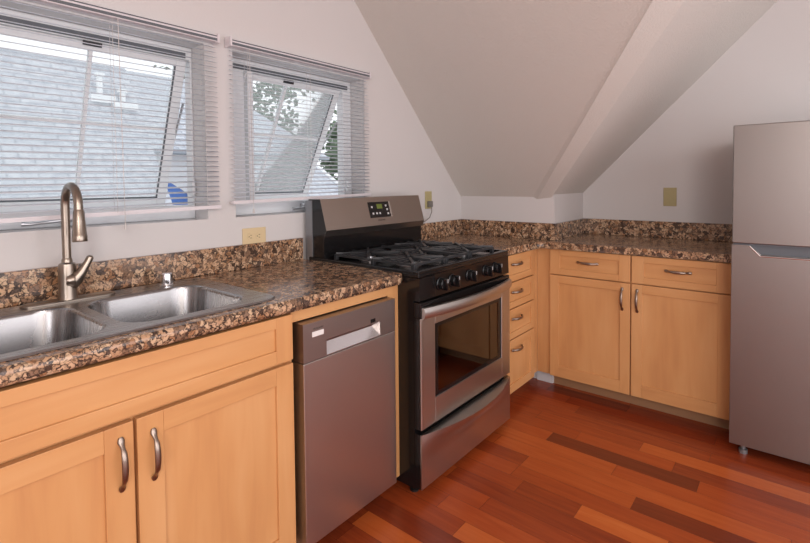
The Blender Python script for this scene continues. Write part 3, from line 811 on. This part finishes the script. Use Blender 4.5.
link('handle', bm, M['steel'], od, smooth=True)
# drawer, its top swelling forward into a grip
bm = B(); n, q = 24, 14; G = []
z0_, z1_ = .0435, .2685
for i in range(n+1):
    t = i/n; y = R0+(R1-R0)*t; col_ = []
    for j in range(q+1):
        s = j/q; z = z0_+(z1_-z0_)*s; w = max(0, (s-.50)/.50); w = w*w*(3-2*w)
        col_.append(bm.verts.new((.7365+.072*(1-(2*t-1)**2)*w, y, z)))
    G.append(col_)
for i in range(n):
    for j in range(q): bm.faces.new((G[i][j], G[i+1][j], G[i+1][j+1], G[i][j+1]))
bt = [bm.verts.new((.7305, R0+(R1-R0)*i/n, z1_)) for i in range(n+1)]; bb = [bm.verts.new((.7305, R0+(R1-R0)*i/n, z0_)) for i in range(n+1)]
for i in range(n):
    bm.faces.new((G[i][q], G[i+1][q], bt[i+1], bt[i])); bm.faces.new((bb[i], bb[i+1], G[i+1][0], G[i][0])); bm.faces.new((bt[i], bt[i+1], bb[i+1], bb[i]))
bm.faces.new(G[0]+[bt[0], bb[0]]); bm.faces.new(G[n]+[bt[n], bb[n]]); bmesh.ops.recalc_face_normals(bm, faces=bm.faces)
dwr = link('storage_drawer', bm, M['steel'], rg, smooth=True)
bm = B(); box(bm, .7015, .7303, R0, R1, z0_, z1_); link('drawer_core', bm, M['black'], dwr)
# control panel and knobs
bm = B(); prism(bm, [(.68, R0, .8135), (.731, R0, .8135), (.7275, R0, .905), (.68, R0, .905)], (0, R1-R0, 0)); cp = link('control_panel', bm, M['panel'], rg)
bm = B(); box(bm, .679, .7325, R0-.0006, R0+.105, .8138, .9045); link('end_cap', bm, M['black'], cp)
for ky in (1.632, 1.720, 1.860, 2.006, 2.098):
    bm = B(); lathe(bm, (.7290, ky, .862), (1, 0, 0), [(0, .029), (.006, .028), (.008, .024), (.026, .022), (.028, .018)], 24)
    t = B(); box(t, .728, .772, -.007, .007, -.025, .025, 0, .003); merge(bm, t, Matrix.Translation((0, ky, .862)) @ Matrix.Rotation(math.radians(12), 4, 'X'))
    kn = link('knob', bm, M['knob'], rg, smooth=True)
    bm = B(); box(bm, .7722, .7728, ky-.002, ky+.002, .869, .885); link('pointer', bm, M['btn'], kn)
# cooktop
bm = B(); box(bm, .045, .728, R0, R1, .9055, .922, 0, .004)
for p in ((.045, .150, R0, R1), (.700, .728, R0, R1), (.150, .700, R0, R0+.022), (.150, .700, R1-.022, R1)): box(bm, *p, .918, .932, 0, .004)
link('cooktop', bm, M['black'], rg)
BUR = [(.290, 1.655, .036), (.545, 1.655, .045), (.43, 1.869, .04), (.290, 2.083, .036), (.545, 2.083, .045)]
for bx, by, br in BUR:
    bm = B(); lathe(bm, (bx, by, .9225), (0, 0, 1), [(0, br+.012), (.004, br+.010), (.006, br), (.016, br-.002)], 28); bu = link('burner', bm, M['alum'], rg, smooth=True)
    bm = B(); lathe(bm, (bx, by, .939), (0, 0, 1), [(0, br-.004), (.005, br-.004), (.008, br-.009)], 28); link('burner_cap', bm, M['iron'], bu, smooth=True)
GZ = .946
def bar(bm, p, q_, w=.0065, h=.005, z=GZ):
    p, q_ = Vector(p), Vector(q_); d = (q_-p).normalized(); s = Vector((-d.y, d.x))*w
    prism(bm, [(p.x+s.x, p.y+s.y, z-h), (q_.x+s.x, q_.y+s.y, z-h), (q_.x-s.x, q_.y-s.y, z-h), (p.x-s.x, p.y-s.y, z-h)], (0, 0, 2*h))
for (g0, g1, bl) in ((R0+.046, 1.765, BUR[:2]), (1.771, 1.967, [BUR[2]]), (1.973, R1-.046, BUR[3:])):
    bm = B(); xa, xb = .180, .668
    bar(bm, (xa, g0+.007), (xb, g0+.007)); bar(bm, (xa, g1-.007), (xb, g1-.007)); bar(bm, (xa+.007, g0), (xa+.007, g1)); bar(bm, (xb-.007, g0), (xb-.007, g1))
    if len(bl) == 2: bar(bm, (.43, g0), (.43, g1))
    for bx, by, br in bl:
        xlo, xhi = (xa, .43) if bx < .3 else ((.43, xb) if bx > .5 else (xa, xb))
        for k in range(8):
            a = PI/4*k; d = Vector((math.cos(a), math.sin(a)))
            ts = []
            if d.x > .01: ts.append((xhi-bx)/d.x)
            if d.x < -.01: ts.append((xlo-bx)/d.x)
            if d.y > .01: ts.append((g1-by)/d.y)
            if d.y < -.01: ts.append((g0-by)/d.y)
            tt = min(ts)-.002; r0_ = .022
            bar(bm, (bx+d.x*r0_, by+d.y*r0_), (bx+d.x*tt, by+d.y*tt), .0058, .006, GZ+.006)
    for bx, by, br in bl:
        for s_ in (-1, 1):
            for o2 in (.028, .062):
                xlo, xhi = (xa, .43) if bx < .3 else ((.43, xb) if bx > .5 else (xa, xb))
                if s_ > 0: bar(bm, (bx+o2, by+.03+o2*.5), (bx+o2, g1-.006), .0045, .005, GZ+.005); bar(bm, (bx-o2, by+.03+o2*.5), (bx-o2, g1-.006), .0045, .005, GZ+.005)
                else: bar(bm, (bx+o2, g0+.006), (bx+o2, by-.03-o2*.5), .0045, .005, GZ+.005); bar(bm, (bx-o2, g0+.006), (bx-o2, by-.03-o2*.5), .0045, .005, GZ+.005)
    for fx in (xa+.007, .43, xb-.007):
        for fy in (g0+.007, g1-.007): box(bm, fx-.009, fx+.009, fy-.009, fy+.009, .9195 if xa+.02 < fx < xb-.02 else .9225, GZ+.004, 0, .002)
    link('grate', bm, M['iron'], rg)
# backguard
bm = B(); prof = [(.045, .9325), (.155, .9325), (.155, 1.036), (.162, 1.036), (.176, 1.066), (.134, 1.213), (.045, 1.213)]
pf = [(x, R0+.004, z) for x, z in prof]
prism(bm, pf, (0, R1-R0-.008, 0))
bgd = link('backguard', bm, M['black'], rg)
bm = B(); o_ = .0012
prism(bm, [(.176+o_, R0+.001, 1.066), (.134+o_, R0+.001, 1.2145), (.122, R0+.001, 1.2145), (.122, R0+.001, 1.2132), (.1342, R0+.001, 1.2132), (.1762, R0+.001, 1.066)], (0, R1-R0-.002, 0), 0)
prism(bm, [(.1775, R0+.001, 1.0655), (.163, R0+.001, 1.0345), (.1622, R0+.001, 1.0345), (.1765, R0+.001, 1.0655)], (0, R1-R0-.002, 0), 1)
fp = link('fascia', bm, [M['fascia'], M['steel_dark']], bgd)
def onf(y, z, off): # point on the slanted fascia
    t = (z-1.066)/(1.213-1.066); return (.176+o_+(.134-.176)*t+off, y, z)
def fpatch(bm, y0, y1, z0, z1, off, th=.001, mi=0): prism(bm, [onf(y0, z0, off), onf(y0, z1, off), onf(y1, z1, off), onf(y1, z0, off)], (th, 0, 0), mi)
bm = B(); fpatch(bm, 1.802, 1.966, 1.106, 1.188, 0.0); dp = link('control_display', bm, M['black'], bgd)
bm = B(); fpatch(bm, 1.866, 1.908, 1.152, 1.176, .001, .0006); link('clock_digits', bm, M['disp'], dp)
for by_, bz_ in ((1.828, 1.162), (1.830, 1.128), (1.858, 1.128), (1.882, 1.128), (1.938, 1.166), (1.944, 1.146), (1.946, 1.124)):
    bm = B(); fpatch(bm, by_-.006, by_+.006, bz_-.005, bz_+.005, .001, .0006); link('button', bm, M['btn'], dp)
bm = B(); fpatch(bm, 1.968, 1.975, 1.106, 1.188, 0, .0012); link('display_trim', bm, M['chrome'], dp)
text('brand_text', 'FRIGIDAIRE', .011, onf(1.884, 1.092, .0008), (PI/2+math.radians(-17), 0, PI/2), M['ink'], fp)
bm = B(); box(bm, .024, .044, R0, R1, .50, 1.205, 0, .001); box(bm, .044, .074, R0-.0008, R0+.0035, .9335, 1.207); link('back_panel', bm, M['galv'], rg)
for fx in (.10, .665):
    for fy in (R0+.04, R1-.04):
        bm = B(); lathe(bm, (fx, fy, 0), (0, 0, 1), [(0, .02), (.008, .02), (.01, .012), (.035, .012)], 14); link('foot', bm, M['blackmat'], rg)

# ------------------------------------------------------------------ refrigerator
fx0, fx1, fy0 = 1.664, 2.290, 2.662
rf = thing('refrigerator', (1.97, 3.0, 0), 'stainless top-freezer refrigerator at the right edge by the cabinets', 'refrigerator')
bm = B(); box(bm, fx0+.004, fx1-.004, fy0+.068, 3.36, .035, 1.528, 0, .004); link('body', bm, M['galv'], rf)
bm = B(); box(bm, fx0, fx1, fy0, fy0+.062, .996, 1.540, 0, .004); link('freezer_door', bm, M['fridge'], rf)
bm = B(); dz = .988
ax0, ax1, bx0, bx1, zn = 1.731, fx1-.067, 1.772, fx1-.108, .944
outl = [(fx0, .050), (fx1, .050), (fx1, dz), (ax1, dz), (bx1, zn), (bx0, zn), (ax0, dz), (fx0, dz)]
prism(bm, [(x, fy0, z) for x, z in outl], (0, .030, 0)); box(bm, fx0, fx1, fy0+.030, fy0+.062, .050, dz); 
ld = link('lower_door', bm, M['fridge'], rf)
bm = B()
for (p, q_) in (((ax0, dz), (bx0, zn)), ((bx0, zn), (bx1, zn)), ((bx1, zn), (ax1, dz))):
    tube(bm, [(p[0], fy0+.001, p[1]-.002), (q_[0], fy0+.001, q_[1]-.002)], .0036, 8)
    pass
link('handle_trim', bm, M['chrome'], ld)
bm = B(); prism(bm, [(x, fy0+.0270, z) for x, z in ((ax0+.002, dz-.001), (ax1-.002, dz-.001), (bx1-.002, zn+.002), (bx0+.002, zn+.002))], (0, .0029, 0)); link('handle_recess', bm, M['gasket'], ld)
bm = B(); box(bm, fx0+.006, fx1-.006, fy0+.012, fy0+.055, .9882, .9958); link('door_gasket', bm, M['gasket'], rf)
for fx in (fx0+.052, fx1-.052):
    bm = B(); lathe(bm, (fx, fy0+.045, 0), (0, 0, 1), [(0, .018), (.018, .018), (.02, .010), (.05, .010)], 14); link('foot', bm, M['galv'], rf)
bm = B(); box(bm, fx0+.02, fx1-.02, fy0+.12, fy0+.14, .012, .05); link('base_grille', bm, M['blackmat'], rf)

# ------------------------------------------------------------------ outlets
ol = thing('wall_outlet', (0, 1.22, 1.055), 'almond duplex outlet mounted sideways between the two windows, above the backsplash', 'outlet')
bm = B(); box(bm, .0003, .006, 1.160, 1.278, 1.017, 1.093, 0, .002); link('cover_plate', bm, M['outlet'], ol)
for s in (-1, 1):
    yc = 1.219+s*.021
    bm = B(); lathe(bm, (.0062, yc, 1.055), (1, 0, 0), [(0, .0165), (.0015, .016)], 20); rc = link('receptacle', bm, M['outlet'], ol)
    bm = B()
    for dz_ in (-.006, .006): box(bm, .0078, .0083, yc-.002, yc+.006, 1.055+dz_-.001, 1.055+dz_+.001)
    box(bm, .0078, .0083, yc-.010, yc-.006, 1.053, 1.057); link('slots', bm, M['slot'], rc)
ol = thing('wall_outlet', (0, 2.52, 1.17), 'upright almond outlet with a plug in it, on the wall right of the range', 'outlet')
bm = B(); box(bm, .0003, .006, 2.486, 2.556, 1.117, 1.232, 0, .002); link('cover_plate', bm, M['outlet2'], ol)
bm = B(); box(bm, .0062, .0075, 2.506, 2.536, 1.185, 1.212, 0, .0005); link('receptacle', bm, M['outlet2'], ol)
bm = B(); box(bm, .0065, .034, 2.502, 2.532, 1.128, 1.168, 0, .004)
tube(bm, [(.03, 2.517, 1.13), (.034, 2.516, 1.10), (.028, 2.50, 1.06), (.026, 2.44, 1.035), (.027, 2.36, 1.030), (.030, 2.30, 1.027), (.034, 2.262, 1.0)], .003, 8)
o = link('power_plug', bm, M['plug'], origin=(.02, 2.52, 1.15), smooth=True); tag(o, 'grey plug and cord hanging from the outlet beside the range', 'plug')
ol = thing('wall_outlet', (1.26, Y2, 1.183), 'almond plate alone on the back wall, left of the refrigerator', 'outlet')
bm = B(); box(bm, 1.222, 1.298, Y2-.006, Y2-.0003, 1.124, 1.243, 0, .002); link('cover_plate', bm, M['outlet2'], ol)
bm = B(); box(bm, 1.243, 1.277, Y2-.0085, Y2-.0062, 1.150, 1.217, 0, .001); link('receptacle', bm, M['outlet2'], ol)
